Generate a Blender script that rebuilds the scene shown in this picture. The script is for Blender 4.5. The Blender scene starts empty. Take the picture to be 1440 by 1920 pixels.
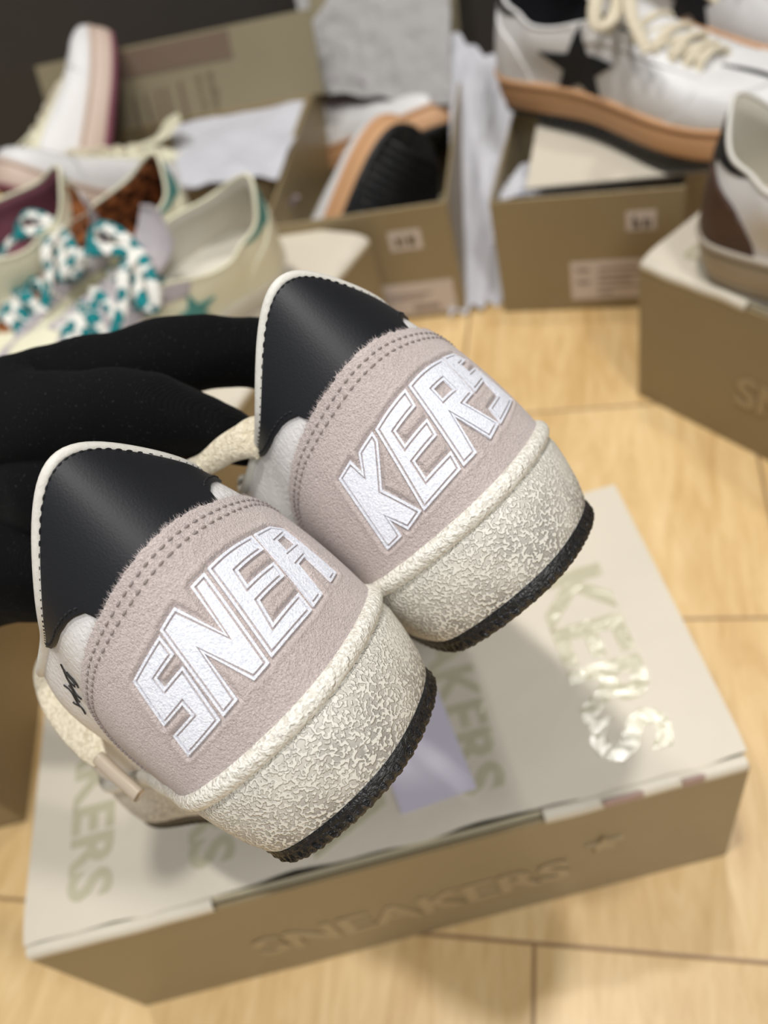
import bpy, bmesh, math, random
import numpy as np
from mathutils import Matrix, Vector
random.seed(7); rng = np.random.default_rng(7)
SC = bpy.context.scene
COL = SC.collection

# ------------------------------------------------------------------ camera
FPX = 1560.0
CAM = np.array([0.0, 0.0, 0.504])
PITCH, ROLL = 0.8505, 0.3456
_f = np.array([0, math.cos(PITCH), -math.sin(PITCH)]); _r = np.array([1.0, 0, 0]); _d = np.cross(_f, _r)
RC = np.array([math.cos(ROLL)*_r + math.sin(ROLL)*_d, -math.sin(ROLL)*_r + math.cos(ROLL)*_d, _f])  # rows: right, down, forward
cd = bpy.data.cameras.new('camera'); cam = bpy.data.objects.new('camera', cd); COL.objects.link(cam)
cd.sensor_fit = 'HORIZONTAL'; cd.sensor_width = 24.0; cd.lens = 24.0*FPX/1440
cd.clip_start = 0.01; cd.clip_end = 20
M = Matrix.Identity(4)
for i in range(3):
    M[i][0] = RC[0][i]; M[i][1] = -RC[1][i]; M[i][2] = -RC[2][i]; M[i][3] = CAM[i]
cam.matrix_world = M
cd.dof.use_dof = True; cd.dof.focus_distance = 0.190; cd.dof.aperture_fstop = 8.5
SC.camera = cam
SC.view_settings.view_transform = 'Standard'; SC.view_settings.look = 'None'
SC.view_settings.gamma = 1; SC.view_settings.exposure = 0.22
SC.view_settings.use_curve_mapping = False
try:
    SC.cycles.use_denoising = True
    SC.cycles.max_bounces = 6
except Exception: pass

# ------------------------------------------------------------------ world + lamps
w = bpy.data.worlds.new('world'); SC.world = w; w.use_nodes = True
bg = w.node_tree.nodes['Background']; bg.inputs[0].default_value = (0.95, 0.97, 1.0, 1); bg.inputs[1].default_value = 0.17
def area(name, loc, target, power, size, color=(1, .97, .93), spread=150):
    l = bpy.data.lights.new(name, 'AREA'); l.shape = 'DISK'; l.size = size; l.energy = power; l.color = color
    l.spread = math.radians(spread)
    o = bpy.data.objects.new(name, l); COL.objects.link(o); o.location = loc
    o.rotation_euler = (Vector(target)-Vector(loc)).to_track_quat('-Z', 'Y').to_euler()
    return o
area('ceiling_spot_front_right', (0.50, 1.00, 2.5), (0.05, 0.25, 0.1), 15, 0.22)
area('ceiling_spot_front_left', (-0.50, 0.95, 2.5), (0.0, 0.25, 0.1), 9, 0.20)
area('ceiling_spot_overhead', (-0.15, 0.05, 2.5), (0.05, 0.35, 0.0), 12, 0.12)
area('ceiling_spot_behind', (0.35, -1.15, 2.3), (0.0, 0.25, 0.3), 13, 0.35, (1, .98, .96))
area('cool_fill_light', (0.9, -1.3, 1.2), (0.0, 0.2, 0.3), 3, 0.8, (.93, .96, 1))  # broad cool fill from behind the camera on the right, no window modelled

# ------------------------------------------------------------------ helpers
def tag(o, label=None, cat=None, group=None, kind=None):
    if label: o['label'] = label
    if cat: o['category'] = cat
    if group: o['group'] = group
    if kind: o['kind'] = kind
    return o
def empty(name, label, cat, mat=None, group=None):
    o = bpy.data.objects.new(name, None); COL.objects.link(o); o.empty_display_size = .02
    if mat is not None: o.matrix_world = mat
    return tag(o, label, cat, group)
def mesh_obj(name, V, F, mat, parent=None, smooth=True, mats=None, fmat=None):
    me = bpy.data.meshes.new(name); me.from_pydata([tuple(map(float, v)) for v in V], [], F)
    for m in (mats or [mat]): me.materials.append(m)
    if fmat is not None: me.polygons.foreach_set('material_index', fmat)
    me.polygons.foreach_set('use_smooth', [smooth]*len(me.polygons)); me.update()
    o = bpy.data.objects.new(name, me); COL.objects.link(o)
    if parent: o.parent = parent
    return o
class MB:
    def __init__(s): s.V = []; s.F = []; s.n = 0
    def add(s, V, F):
        V = np.asarray(V, float).reshape(-1, 3); s.V.append(V); s.F += [tuple(int(i)+s.n for i in f) for f in F]; s.n += len(V)
    def grid(s, G, cu=False, cv=False, flip=False):
        a, b = G.shape[:2]; F = []
        for i in range(a if cu else a-1):
            for j in range(b if cv else b-1):
                i2, j2 = (i+1) % a, (j+1) % b
                f = (i*b+j, i2*b+j, i2*b+j2, i*b+j2); F.append(f[::-1] if flip else f)
        s.add(G.reshape(-1, 3), F)
    def box(s, o, ex, ey, ez):
        o, ex, ey, ez = map(lambda q: np.asarray(q, float), (o, ex, ey, ez))
        V = [o, o+ex, o+ex+ey, o+ey, o+ez, o+ex+ez, o+ex+ey+ez, o+ey+ez]
        s.add(V, [(0, 3, 2, 1), (4, 5, 6, 7), (0, 1, 5, 4), (1, 2, 6, 5), (2, 3, 7, 6), (3, 0, 4, 7)])
    def build(s, name, mat, parent=None, smooth=True):
        return mesh_obj(name, np.vstack(s.V), s.F, mat, parent, smooth)
def bevel(o, wd=.0015, seg=2):
    m = o.modifiers.new('b', 'BEVEL'); m.width = wd; m.segments = seg; m.limit_method = 'ANGLE'; return o
def catmull(P, n=24):
    P = np.asarray(P, float); Q = np.vstack([2*P[0]-P[1], P, 2*P[-1]-P[-2]]); out = []
    for i in range(1, len(Q)-2):
        t = np.linspace(0, 1, n, endpoint=False)[:, None]; a, b, c, d = Q[i-1], Q[i], Q[i+1], Q[i+2]
        out.append(.5*((2*b)+(-a+c)*t+(2*a-5*b+4*c-d)*t**2+(-a+3*b-3*c+d)*t**3))
    out.append(P[-1:]); return np.vstack(out)
def sweep(mb, P, w, th, up=(0, 0, 1), nseg=10, caps=True, twist=None):
    """flat or round ribbon along points P; w, th may be arrays"""
    P = np.asarray(P, float); n = len(P)
    T = np.gradient(P, axis=0); T /= np.linalg.norm(T, axis=1)[:, None]+1e-12
    U = np.broadcast_to(np.asarray(up, float), P.shape).copy()
    S = np.cross(T, U); S /= np.linalg.norm(S, axis=1)[:, None]+1e-9
    N = np.cross(S, T)
    w = np.broadcast_to(w, n).astype(float); th = np.broadcast_to(th, n).astype(float)
    a = np.linspace(0, 2*np.pi, nseg, endpoint=False)
    ca = np.sign(np.cos(a))*np.abs(np.cos(a))**.8; sa = np.sign(np.sin(a))*np.abs(np.sin(a))**.8
    if twist is not None:
        c, s_ = np.cos(twist)[:, None], np.sin(twist)[:, None]; S, N = S*c+N*s_, N*c-S*s_
    G = P[:, None]+S[:, None]*(ca[None, :, None]*w[:, None, None]/2)+N[:, None]*(sa[None, :, None]*th[:, None, None]/2)
    base = mb.n; mb.grid(G, cv=True, flip=True)
    if caps:
        mb.F.append(tuple(base+i for i in range(nseg))); mb.F.append(tuple(base+(n-1)*nseg+i for i in range(nseg))[::-1])
def cam_pt(u, v, dep):
    """world point seen at photo position (u, v) at a given distance in front of the lens plane"""
    return CAM + dep*(np.array([(u-720)/FPX, (v-960)/FPX, 1.0]) @ RC)
def smooth(a, b, x):
    t = np.clip((np.asarray(x, float)-a)/(b-a), 0, 1); return t*t*(3-2*t)
def srgb(r, g, b):
    f = lambda c: (c/255/12.92 if c/255 <= .04045 else ((c/255+.055)/1.055)**2.4); return (f(r), f(g), f(b), 1)

# ------------------------------------------------------------------ materials
def new_mat(name, col, rough=.6, spec=.5):
    m = bpy.data.materials.new(name); m.use_nodes = True; b = m.node_tree.nodes['Principled BSDF']
    b.inputs['Base Color'].default_value = col if len(col) == 4 else (*col, 1)
    b.inputs['Roughness'].default_value = rough; b.inputs['Specular IOR Level'].default_value = spec
    return m, m.node_tree, b
def N(nt, t, **kw):
    n = nt.nodes.new(t)
    for k, v in kw.items():
        if k in n.inputs: n.inputs[k].default_value = v
        else: setattr(n, k, v)
    return n
def coords(nt, scale=(1, 1, 1), rot=(0, 0, 0), kind='Object'):
    tc = N(nt, 'ShaderNodeTexCoord'); mp = N(nt, 'ShaderNodeMapping')
    mp.inputs['Scale'].default_value = scale; mp.inputs['Rotation'].default_value = rot
    nt.links.new(tc.outputs[kind], mp.inputs[0]); return mp.outputs[0]
def noise(nt, vec, scale, detail=2, rough=.5, dist=0):
    n = N(nt, 'ShaderNodeTexNoise'); n.inputs['Scale'].default_value = scale; n.inputs['Detail'].default_value = detail
    n.inputs['Roughness'].default_value = rough; n.inputs['Distortion'].default_value = dist
    nt.links.new(vec, n.inputs['Vector']); return n.outputs[0]
def ramp(nt, fac, stops):
    r = N(nt, 'ShaderNodeValToRGB'); e = r.color_ramp.elements
    while len(e) < len(stops): e.new(.5)
    for i, (p, c) in enumerate(stops):
        e[i].position = p; e[i].color = c if len(c) == 4 else (*c, 1)
    nt.links.new(fac, r.inputs[0]); return r.outputs[0]
def math_(nt, op, a, b=None, clamp=False):
    n = N(nt, 'ShaderNodeMath', operation=op); n.use_clamp = clamp
    for i, x in enumerate((a, b)):
        if x is None: continue
        if isinstance(x, (int, float)): n.inputs[i].default_value = x
        else: nt.links.new(x, n.inputs[i])
    return n.outputs[0]
def mixc(nt, fac, a, b):
    n = N(nt, 'ShaderNodeMix', data_type='RGBA')
    if isinstance(fac, (int, float)): n.inputs[0].default_value = fac
    else: nt.links.new(fac, n.inputs[0])
    for i, x in ((6, a), (7, b)):
        if isinstance(x, tuple): n.inputs[i].default_value = x if len(x) == 4 else (*x, 1)
        else: nt.links.new(x, n.inputs[i])
    return n.outputs[2]
def bump(nt, b, h, strength=.5, dist=.001):
    n = N(nt, 'ShaderNodeBump'); n.inputs['Strength'].default_value = strength; n.inputs['Distance'].default_value = dist
    nt.links.new(h, n.inputs['Height']); nt.links.new(n.outputs[0], b.inputs['Normal'])
def leather(name, col, rough=.45, sc=900, st=.35, var=.08):
    m, nt, b = new_mat(name, col, rough)
    v = coords(nt); n1 = noise(nt, v, sc, 2, .5, .3); n2 = noise(nt, v, 35, 3)
    c = tuple(x*(1-var) for x in col[:3]); nt.links.new(mixc(nt, n2, (*c, 1), col if len(col) == 4 else (*col, 1)), b.inputs['Base Color'])
    bump(nt, b, n1, st, .0006); return m
def suede(name, col, dark=.62):
    m, nt, b = new_mat(name, col, .95, .12)
    v = coords(nt); n1 = noise(nt, v, 2100, 2, .7); n2 = noise(nt, v, 90, 4, .6); n3 = noise(nt, v, 1150, 2, .6, .3)
    d = tuple(x*dark for x in col[:3]); l = tuple(min(1, x*1.28) for x in col[:3])
    c1 = ramp(nt, n1, [(.32, d), (.68, l)]); c2 = ramp(nt, n2, [(.3, tuple(x*.86 for x in col[:3])), (.7, tuple(x*1.1 for x in col[:3]))])
    nt.links.new(mixc(nt, .42, c1, c2), b.inputs['Base Color'])
    h = math_(nt, 'ADD', math_(nt, 'MULTIPLY', n1, .7), math_(nt, 'MULTIPLY', n3, .8)); bump(nt, b, h, .8, .0008)
    b.inputs['Sheen Weight'].default_value = .25; b.inputs['Sheen Roughness'].default_value = .5
    return m
def cardboard(name, col, rough=.5, bands=True):
    m, nt, b = new_mat(name, col, rough, .35)
    v = coords(nt); n1 = noise(nt, v, 12, 3, .55, .6); n2 = noise(nt, v, 260, 2)
    d = tuple(x*.86 for x in col[:3])
    nt.links.new(mixc(nt, n1, (*d, 1), col if len(col) == 4 else (*col, 1)), b.inputs['Base Color'])
    h = math_(nt, 'ADD', math_(nt, 'MULTIPLY', n1, 6.0), n2); bump(nt, b, h, .18, .0008); return m

MT = {}
MT['white_leather'] = leather('white_leather', srgb(228, 226, 224), .42, 700, .55)
MT['cream_leather'] = leather('cream_leather', srgb(232, 228, 200), .5, 600, .3)
MT['bright_leather'] = leather('bright_leather', srgb(226, 225, 224), .45, 600, .3)
MT['black_leather'] = leather('black_leather', (.0066, .0076, .0108, 1), .55, 1500, .12)
MT['piping'] = leather('piping', srgb(219, 216, 207), .5, 500, .35)
MT['suede'] = suede('mauve_suede', srgb(197, 184, 180))
MT['grey_suede'] = suede('grey_suede', srgb(190, 182, 186), .8)
MT['lavender_suede'] = suede('lavender_suede', srgb(165, 150, 156), .8)
MT['lining'] = leather('lining', srgb(215, 210, 196), .8, 900, .3)
MT['purple_lining'] = leather('purple_lining', srgb(140, 85, 98), .9, 900, .3)
MT['dark_lining'] = leather('dark_lining', (.02, .02, .025, 1), .8, 900, .3)
MT['gum'] = leather('gum_rubber', srgb(205, 158, 115), .55, 400, .2)
MT['cream_rubber'] = leather('cream_rubber', srgb(222, 214, 196), .55, 400, .3)
MT['grey_rubber'] = leather('grey_rubber', srgb(176, 166, 150), .55, 400, .3)
MT['tan_rubber'] = leather('tan_rubber', srgb(208, 186, 170), .55, 400, .3)
MT['thread'] = leather('thread', srgb(150, 139, 136), .9, 2000, .5)
MT['black_thread'] = leather('black_thread', (.012, .012, .014, 1), .8, 2000, .5)
MT['ink'] = new_mat('ink', (.015, .015, .016, 1), .6)[0]
def mk_letter():
    m, nt, b = new_mat('letter_white', srgb(226, 230, 240), .48, .4)
    v = coords(nt); n1 = noise(nt, v, 1500, 2, .5, .5); n2 = noise(nt, v, 3200, 1)
    nt.links.new(ramp(nt, n1, [(.3, srgb(216, 219, 230)), (.6, srgb(240, 243, 251))]), b.inputs['Base Color'])
    bump(nt, b, math_(nt, 'ADD', n1, math_(nt, 'MULTIPLY', n2, .4)), .6, .0005); return m
MT['letter'] = mk_letter()
def mk_midsole():
    m, nt, b = new_mat('worn_rubber', srgb(226, 221, 204), .5, .4)
    tc = coords(nt)
    n = noise(nt, tc, 1050, 0, .5, .4)
    ridge = ramp(nt, n, [(.44, (0, 0, 0)), (.58, (1, 1, 1))])
    sep = N(nt, 'ShaderNodeSeparateXYZ'); nt.links.new(tc, sep.inputs[0])
    zf = math_(nt, 'SUBTRACT', 1.35, math_(nt, 'MULTIPLY', sep.outputs[2], 42.0), True)
    big = noise(nt, tc, 42, 3, .6)
    dm = math_(nt, 'MULTIPLY', zf, ramp(nt, big, [(.30, (0, 0, 0)), (.60, (1, 1, 1))]), True)
    valley = math_(nt, 'SUBTRACT', 1.0, ridge, True)
    base = mixc(nt, math_(nt, 'MULTIPLY', valley, .35), srgb(229, 226, 215), srgb(196, 190, 178))
    fac = math_(nt, 'MULTIPLY', math_(nt, 'MULTIPLY', dm, valley), 1.0, True)
    nt.links.new(mixc(nt, math_(nt, 'MULTIPLY', fac, .92), base, srgb(96, 90, 87)), b.inputs['Base Color'])
    bump(nt, b, ridge, .8, .0005); return m
MT['midsole'] = mk_midsole()
def mk_rim():
    m, nt, b = new_mat('rim_rubber', srgb(230, 226, 212), .48, .4)
    v = coords(nt); n1 = noise(nt, v, 850, 1, .5, .6)
    nt.links.new(ramp(nt, n1, [(.3, srgb(206, 200, 188)), (.6, srgb(233, 231, 221))]), b.inputs['Base Color'])
    bump(nt, b, n1, .8, .0010); return m
MT['rim'] = mk_rim()
def mk_outsole():
    m, nt, b = new_mat('black_rubber', (.012, .012, .013, 1), .42, .5)
    v = coords(nt, (1, 1, 2.2)); n1 = noise(nt, v, 420, 2, .6, .6); n2 = noise(nt, v, 60, 3)
    nt.links.new(ramp(nt, n2, [(.5, (.010, .010, .011)), (.8, (.03, .027, .024))]), b.inputs['Base Color'])
    bump(nt, b, n1, .9, .0012); return m
MT['outsole'] = mk_outsole()
def mk_cotton(name, c1, c2, sc=700):
    m, nt, b = new_mat(name, c1, .95, .1)
    v = coords(nt); n1 = noise(nt, v, sc, 3, .6, .5); n2 = noise(nt, v, 2600, 2)
    nt.links.new(ramp(nt, n1, [(.3, c2), (.6, c1)]), b.inputs['Base Color'])
    bump(nt, b, math_(nt, 'ADD', n1, math_(nt, 'MULTIPLY', n2, .4)), .9, .0012)
    b.inputs['Sheen Weight'].default_value = .2; return m
MT['cotton'] = mk_cotton('cream_cotton', srgb(240, 230, 205), srgb(205, 190, 160))
MT['cotton_w'] = mk_cotton('white_cotton', srgb(238, 232, 220), srgb(212, 202, 186))
MT['cotton_g'] = mk_cotton('lavender_cotton', srgb(185, 170, 176), srgb(150, 136, 144))
def mk_leopard(name, a, b_, dark, sc=95):
    m, nt, b = new_mat(name, a, .85, .2)
    v = coords(nt); vo = N(nt, 'ShaderNodeTexVoronoi'); vo.inputs['Scale'].default_value = sc
    nt.links.new(v, vo.inputs['Vector'])
    c = ramp(nt, vo.outputs['Distance'], [(.40, b_), (.50, dark), (.57, a)])
    nt.links.new(c, b.inputs['Base Color']); n1 = noise(nt, v, 900, 2); bump(nt, b, n1, .5, .0008); return m
MT['teal_leopard'] = mk_leopard('teal_leopard_cotton', srgb(236, 234, 226), srgb(24, 128, 132), srgb(30, 104, 112), 75)
MT['brown_leopard'] = mk_leopard('brown_pony_hair', srgb(150, 92, 52), srgb(48, 28, 18), srgb(110, 62, 34), 130)
def mk_glitter(name, a, d, sc=900):
    m, nt, b = new_mat(name, a, .35, .6)
    v = coords(nt); vo = N(nt, 'ShaderNodeTexVoronoi'); vo.inputs['Scale'].default_value = sc; nt.links.new(v, vo.inputs['Vector'])
    nt.links.new(mixc(nt, vo.outputs['Color'], a, d), b.inputs['Base Color']); bump(nt, b, vo.outputs['Distance'], .8, .001); return m
MT['teal_glitter'] = mk_glitter('teal_glitter', srgb(30, 120, 116), srgb(90, 165, 158))
MT['brown_glitter'] = mk_glitter('brown_glitter', srgb(38, 16, 10), srgb(92, 58, 42))
MT['box_side'] = cardboard('kraft_side', srgb(151, 134, 101), .42)
MT['box_top'] = cardboard('printed_lid', srgb(220, 211, 193), .42)
MT['box_inner'] = cardboard('box_inner', srgb(190, 180, 152), .75)
MT['box_fold'] = cardboard('fold', srgb(222, 214, 196), .45)
MT['box_patch'] = cardboard('mauve_patch', srgb(178, 152, 146), .5)
MT['lid_inner'] = cardboard('lid_inner', srgb(140, 130, 104), .75)
MT['lid_mauve'] = cardboard('lid_mauve', srgb(116, 98, 82), .7)
MT['dark_gap'] = new_mat('dark_gap', (.02, .018, .015, 1), .9)[0]
def mk_print(name, col, rough, mixf=1.0):
    m, nt, b = new_mat(name, col, rough, .5)
    v = coords(nt); n1 = noise(nt, v, 55, 3, .6, 1.0); n2 = noise(nt, v, 500, 2)
    nt.links.new(mixc(nt, n1, tuple(x*.95 for x in col[:3])+(1,), col), b.inputs['Base Color'])
    bump(nt, b, math_(nt, 'ADD', math_(nt, 'MULTIPLY', n1, 2.0), math_(nt, 'MULTIPLY', n2, .3)), .45, .0012); return m
def _coat(m):
    b = m.node_tree.nodes['Principled BSDF']; b.inputs['Coat Weight'].default_value = 1; b.inputs['Coat Roughness'].default_value = .19; b.inputs['Coat IOR'].default_value = 1.6; nt = m.node_tree; nt.links.new(b.inputs['Normal'].links[0].from_socket, b.inputs['Coat Normal']); return m
MT['print'] = _coat(mk_print('olive_varnish', srgb(196, 190, 162), .2))
MT['print_side'] = mk_print('side_varnish', srgb(166, 147, 114), .4)
MT['sticker'] = leather('sticker', srgb(205, 192, 182), .5, 300, .1)
MT['faint_ink'] = new_mat('faint_ink', srgb(150, 134, 126), .6)[0]
MT['grey_ink'] = new_mat('grey_ink', srgb(70, 66, 58), .6)[0]
MT['olive_ink'] = new_mat('olive_ink', srgb(112, 100, 76), .6)[0]
MT['paper'] = leather('paper', srgb(212, 206, 220), .5, 200, .08)
def mk_tissue(name, col, tr=.25):
    m, nt, b = new_mat(name, col, .6, .3)
    v = coords(nt); n1 = noise(nt, v, 22, 4, .6, 1.2); n2 = noise(nt, v, 80, 3, .6, .8)
    bump(nt, b, math_(nt, 'ADD', math_(nt, 'MULTIPLY', n1, 3.0), n2), .55, .004)
    b.inputs['Transmission Weight'].default_value = 0
    t = N(nt, 'ShaderNodeBsdfTranslucent'); t.inputs[0].default_value = col; mx = N(nt, 'ShaderNodeMixShader'); mx.inputs[0].default_value = tr
    out = nt.nodes['Material Output']; nt.links.new(b.outputs[0], mx.inputs[1]); nt.links.new(t.outputs[0], mx.inputs[2]); nt.links.new(mx.outputs[0], out.inputs[0]); return m
MT['tissue'] = mk_tissue('white_tissue', srgb(232, 232, 238))
MT['tissue_grey'] = mk_tissue('grey_tissue', srgb(188, 186, 184), .2)
def mk_glove():
    m, nt, b = new_mat('black_knit', (.0032, .0032, .0035, 1), .9, .10)
    v = coords(nt, (1, 1, 1), (0.2, .5, .6)); wv = N(nt, 'ShaderNodeTexWave'); wv.inputs['Scale'].default_value = 520; wv.inputs['Distortion'].default_value = 1.2
    wv.inputs['Detail'].default_value = 2; nt.links.new(v, wv.inputs['Vector']); n1 = noise(nt, v, 1500, 2)
    bump(nt, b, math_(nt, 'ADD', wv.outputs['Fac'], n1), .5, .0003)
    sp = noise(nt, v, 1900, 0); nt.links.new(ramp(nt, sp, [(.79, (.0032, .0032, .0035)), (.80, (.03, .03, .03))]), b.inputs['Base Color'])
    b.inputs['Sheen Weight'].default_value = .02; return m
MT['glove'] = mk_glove()
def mk_floor():
    m, nt, b = new_mat('oak_floor', srgb(212, 180, 128), .34, .5)
    ang = math.atan2(-.38, .925)           # boards run along the normal of the seams
    tc = N(nt, 'ShaderNodeTexCoord'); sep = N(nt, 'ShaderNodeSeparateXYZ'); nt.links.new(tc.outputs['Object'], sep.inputs[0])
    X, Y = sep.outputs[0], sep.outputs[1]
    a = math_(nt, 'SUBTRACT', math_(nt, 'MULTIPLY', X, .925), math_(nt, 'MULTIPLY', Y, .38))      # along the seams
    d = math_(nt, 'ADD', math_(nt, 'MULTIPLY', X, .38), math_(nt, 'MULTIPLY', Y, .925))           # across
    r = math_(nt, 'DIVIDE', math_(nt, 'SUBTRACT', d, .1025), .2035); row = math_(nt, 'FLOOR', r); fr = math_(nt, 'SUBTRACT', r, row)
    q = math_(nt, 'ADD', math_(nt, 'DIVIDE', math_(nt, 'ADD', a, .045), .62), math_(nt, 'MULTIPLY', math_(nt, 'ADD', row, 1.0), .37)); cq = math_(nt, 'FLOOR', q); fq = math_(nt, 'SUBTRACT', q, cq)
    e1 = math_(nt, 'MULTIPLY', math_(nt, 'MINIMUM', fr, math_(nt, 'SUBTRACT', 1.0, fr)), .2035)
    e2 = math_(nt, 'MULTIPLY', math_(nt, 'MINIMUM', fq, math_(nt, 'SUBTRACT', 1.0, fq)), .62)
    seam = ramp(nt, math_(nt, 'MULTIPLY', math_(nt, 'MINIMUM', e1, e2), 400.0), [(.25, (1, 1, 1)), (.6, (0, 0, 0))])
    cb = N(nt, 'ShaderNodeCombineXYZ'); nt.links.new(math_(nt, 'ADD', a, math_(nt, 'MULTIPLY', row, 3.7)), cb.inputs[0])
    nt.links.new(math_(nt, 'MULTIPLY', d, .16), cb.inputs[1]); nt.links.new(math_(nt, 'MULTIPLY', cq, 1.3), cb.inputs[2])
    g1 = noise(nt, cb.outputs[0], 75, 5, .65, 1.6); g2 = noise(nt, cb.outputs[0], 9, 3, .6, 2.4)
    c = ramp(nt, g1, [(.28, srgb(190, 150, 92)), (.5, srgb(224, 190, 134)), (.72, srgb(242, 216, 166))])
    c2 = ramp(nt, g2, [(.3, srgb(200, 162, 104)), (.65, srgb(236, 206, 152))])
    cc = mixc(nt, .5, c, c2)
    nt.links.new(mixc(nt, seam, cc, srgb(150, 116, 80)), b.inputs['Base Color'])
    h = math_(nt, 'SUBTRACT', math_(nt, 'MULTIPLY', g1, .15), seam); bump(nt, b, h, .5, .0008)
    b.inputs['Coat Weight'].default_value = .3; b.inputs['Coat Roughness'].default_value = .25
    return m
MT['floor'] = mk_floor()
MT['wall'] = cardboard('dark_wall', (.055, .050, .045, 1), .7)
MT['clear_plastic'] = new_mat('clear_plastic', srgb(182, 168, 150), .2)[0]

# ------------------------------------------------------------------ setting
mb = MB(); mb.box((-2.5, -2.5, -.05), (5, 0, 0), (0, 4.0, 0), (0, 0, .05))
tag(mb.build('floor', MT['floor'], smooth=False), kind='structure')
mb = MB(); _d = np.array([.929, -.371, 0]); mb.box(np.array([.05, 1.16, 0])-_d*2.2, _d*4.4, (.0371/2, .0929/2, 0), (0, 0, 2.6))
tag(mb.build('wall_back', MT['wall'], smooth=False), kind='structure')

# ------------------------------------------------------------------ sneaker geometry
HB = [(math.sin(t)**(2/1.62)*.0385, .0305*(1-math.cos(t)**(2/1.62))) for t in np.linspace(0, 1, 7)*math.pi/2*.99999]
HREST = [(.0375, .075), (.0365, .10), (.0385, .13), (.0435, .16), (.0480, .19), (.0490, .215), (.0465, .240), (.0385, .264), (.026, .281), (.013, .288), (0, .290)]
def gsm(A, sg):
    r = int(3*sg); kx = np.exp(-.5*(np.arange(-r, r+1)/sg)**2); kx /= kx.sum(); P = np.vstack([2*A[0]-A[r:0:-1], A, 2*A[-1]-A[-2:-r-2:-1]])
    return np.stack([np.convolve(P[:, i], kx, 'valid') for i in range(A.shape[1])], 1)
class Geo:
    zt, zb, zo = .0298, .0336, .0060
    def __init__(s, side=1, bend=.006):
        h = catmull(np.array(HB+HREST)); full = np.vstack([h[::-1]*[-1, 1], h[1:]])
        y = full[:, 1]; full[:, 0] += -side*bend*np.sin(np.pi*np.clip((y-.05)/.24, 0, 1))+side*bend*1.2*np.clip((y-.2)/.09, 0, 1)**2
        d = np.r_[0, np.cumsum(np.linalg.norm(np.diff(full, axis=0), axis=1))]; k = len(h)-1; s0 = d[k]
        dd = np.linspace(0, d[-1], 900); full = np.stack([np.interp(dd, d, full[:, i]) for i in (0, 1)], 1); full = gsm(full, 9); k = int(round(s0/d[-1]*899))
        d = np.r_[0, np.cumsum(np.linalg.norm(np.diff(full, axis=0), axis=1))]
        s.s = d-d[k]; s.p = full; s.Lr, s.Ll = s.s[-1], -s.s[0]
        t = np.gradient(full, axis=0); t /= np.linalg.norm(t, axis=1)[:, None]+1e-12; s.n = np.stack([t[:, 1], -t[:, 0]], 1)
        # upper rim: (s, x, y, z)
        K = [(0, 0, .0110, .1192), (.018, .0122, .0197, .1112), (.038, .0287, .0297, .0918), (.062, .0296, .0490, .0886), (.09, .0385, .0665, .0820),
             (.122, .0350, .098, .0830), (.150, .0265, .122, .0885), (.182, .0200, .150, .0800), (.212, .0165, .173, .0710), (.245, .0135, .192, .0635), (.280, .0085, .204, .0590), (.31, .0035, .209, .0575), (1, 0, .210, .0570)]
        rows = []
        for sg in (-1, 1):
            L = s.Lr if sg > 0 else s.Ll; f = (L-.09)/(.335-.09)
            for q in K:
                if q[0] == 0 and sg > 0: continue
                sv = q[0] if q[0] <= .09 else (L if q[0] == 1 else .09+(q[0]-.09)*f)
                rows.append((sg*sv, sg*q[1], q[2], q[3]))
        rows.sort(key=lambda r: r[0]); rows = np.array(rows); c = catmull(rows, 16); dd = np.linspace(c[0, 0], c[-1, 0], 700)
        c = np.stack([np.interp(dd, c[:, 0], c[:, i]) for i in range(4)], 1); c[:, 1:] = gsm(c[:, 1:], 11); s.K = c
    def at(s, a):
        a = np.asarray(a, float)
        p = np.stack([np.interp(a, s.s, s.p[:, i]) for i in (0, 1)], -1); n = np.stack([np.interp(a, s.s, s.n[:, i]) for i in (0, 1)], -1)
        n /= np.linalg.norm(n, axis=-1, keepdims=True); return p, n
    def spring(s, y): return .012*np.clip((y-.20)/.09, 0, 1)**2
    def fl(s, y): return -.0053*(1-smooth(.10, .20, y))
    def ring(s, z, off, a, flw=1.0):
        p, n = s.at(a); o = (off+s.fl(p[..., 1])*flw)
        p2 = p+n*o[..., None]; hs = 1-.16*smooth(.08, .2, p[..., 1])
        return np.concatenate([p2, (z*hs+s.spring(p[..., 1]))[..., None]], -1)
    def T(s, a): return np.stack([np.interp(a, s.K[:, 0], s.K[:, i]) for i in (1, 2, 3)], -1)
    def S(s, a, v):
        a, v = np.broadcast_arrays(np.asarray(a, float), np.asarray(v, float))
        p, n = s.at(a); hs = 1-.16*smooth(.08, .2, p[..., 1])
        B = np.concatenate([p-n*.0015, (s.zb*hs+s.spring(p[..., 1]))[..., None]], -1); T = s.T(a)
        n3 = np.concatenate([n, 0*a[..., None]], -1); up = np.array([0, 0, 1.0]); h = (T[..., 2]-B[..., 2])[..., None]
        w1 = smooth(.13, .25, np.abs(a))[..., None]; w2 = smooth(.25, .33, np.abs(a))[..., None]
        A1 = B+n3*(0+.0025*w1)+up*(h*.35*(1-w1)+.018*w1)
        A2 = T+n3*(.0077*(1-w1)+(.020+.030*w2)*w1)-up*(h*.35*(1-w1)-.001*w1)
        v = v[..., None]
        return (1-v)**3*B+3*(1-v)**2*v*A1+3*(1-v)*v**2*A2+v**3*T
    def SN(s, a, v):
        e = 4e-4; P = s.S(a, v); da = s.S(np.asarray(a)+e, v)-s.S(np.asarray(a)-e, v); dv = s.S(a, np.clip(np.asarray(v)+.01, 0, 1.02))-s.S(a, np.asarray(v)-.01)
        n = np.cross(da, dv); n /= np.linalg.norm(n, axis=-1, keepdims=True)+1e-12; return P, n
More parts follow.
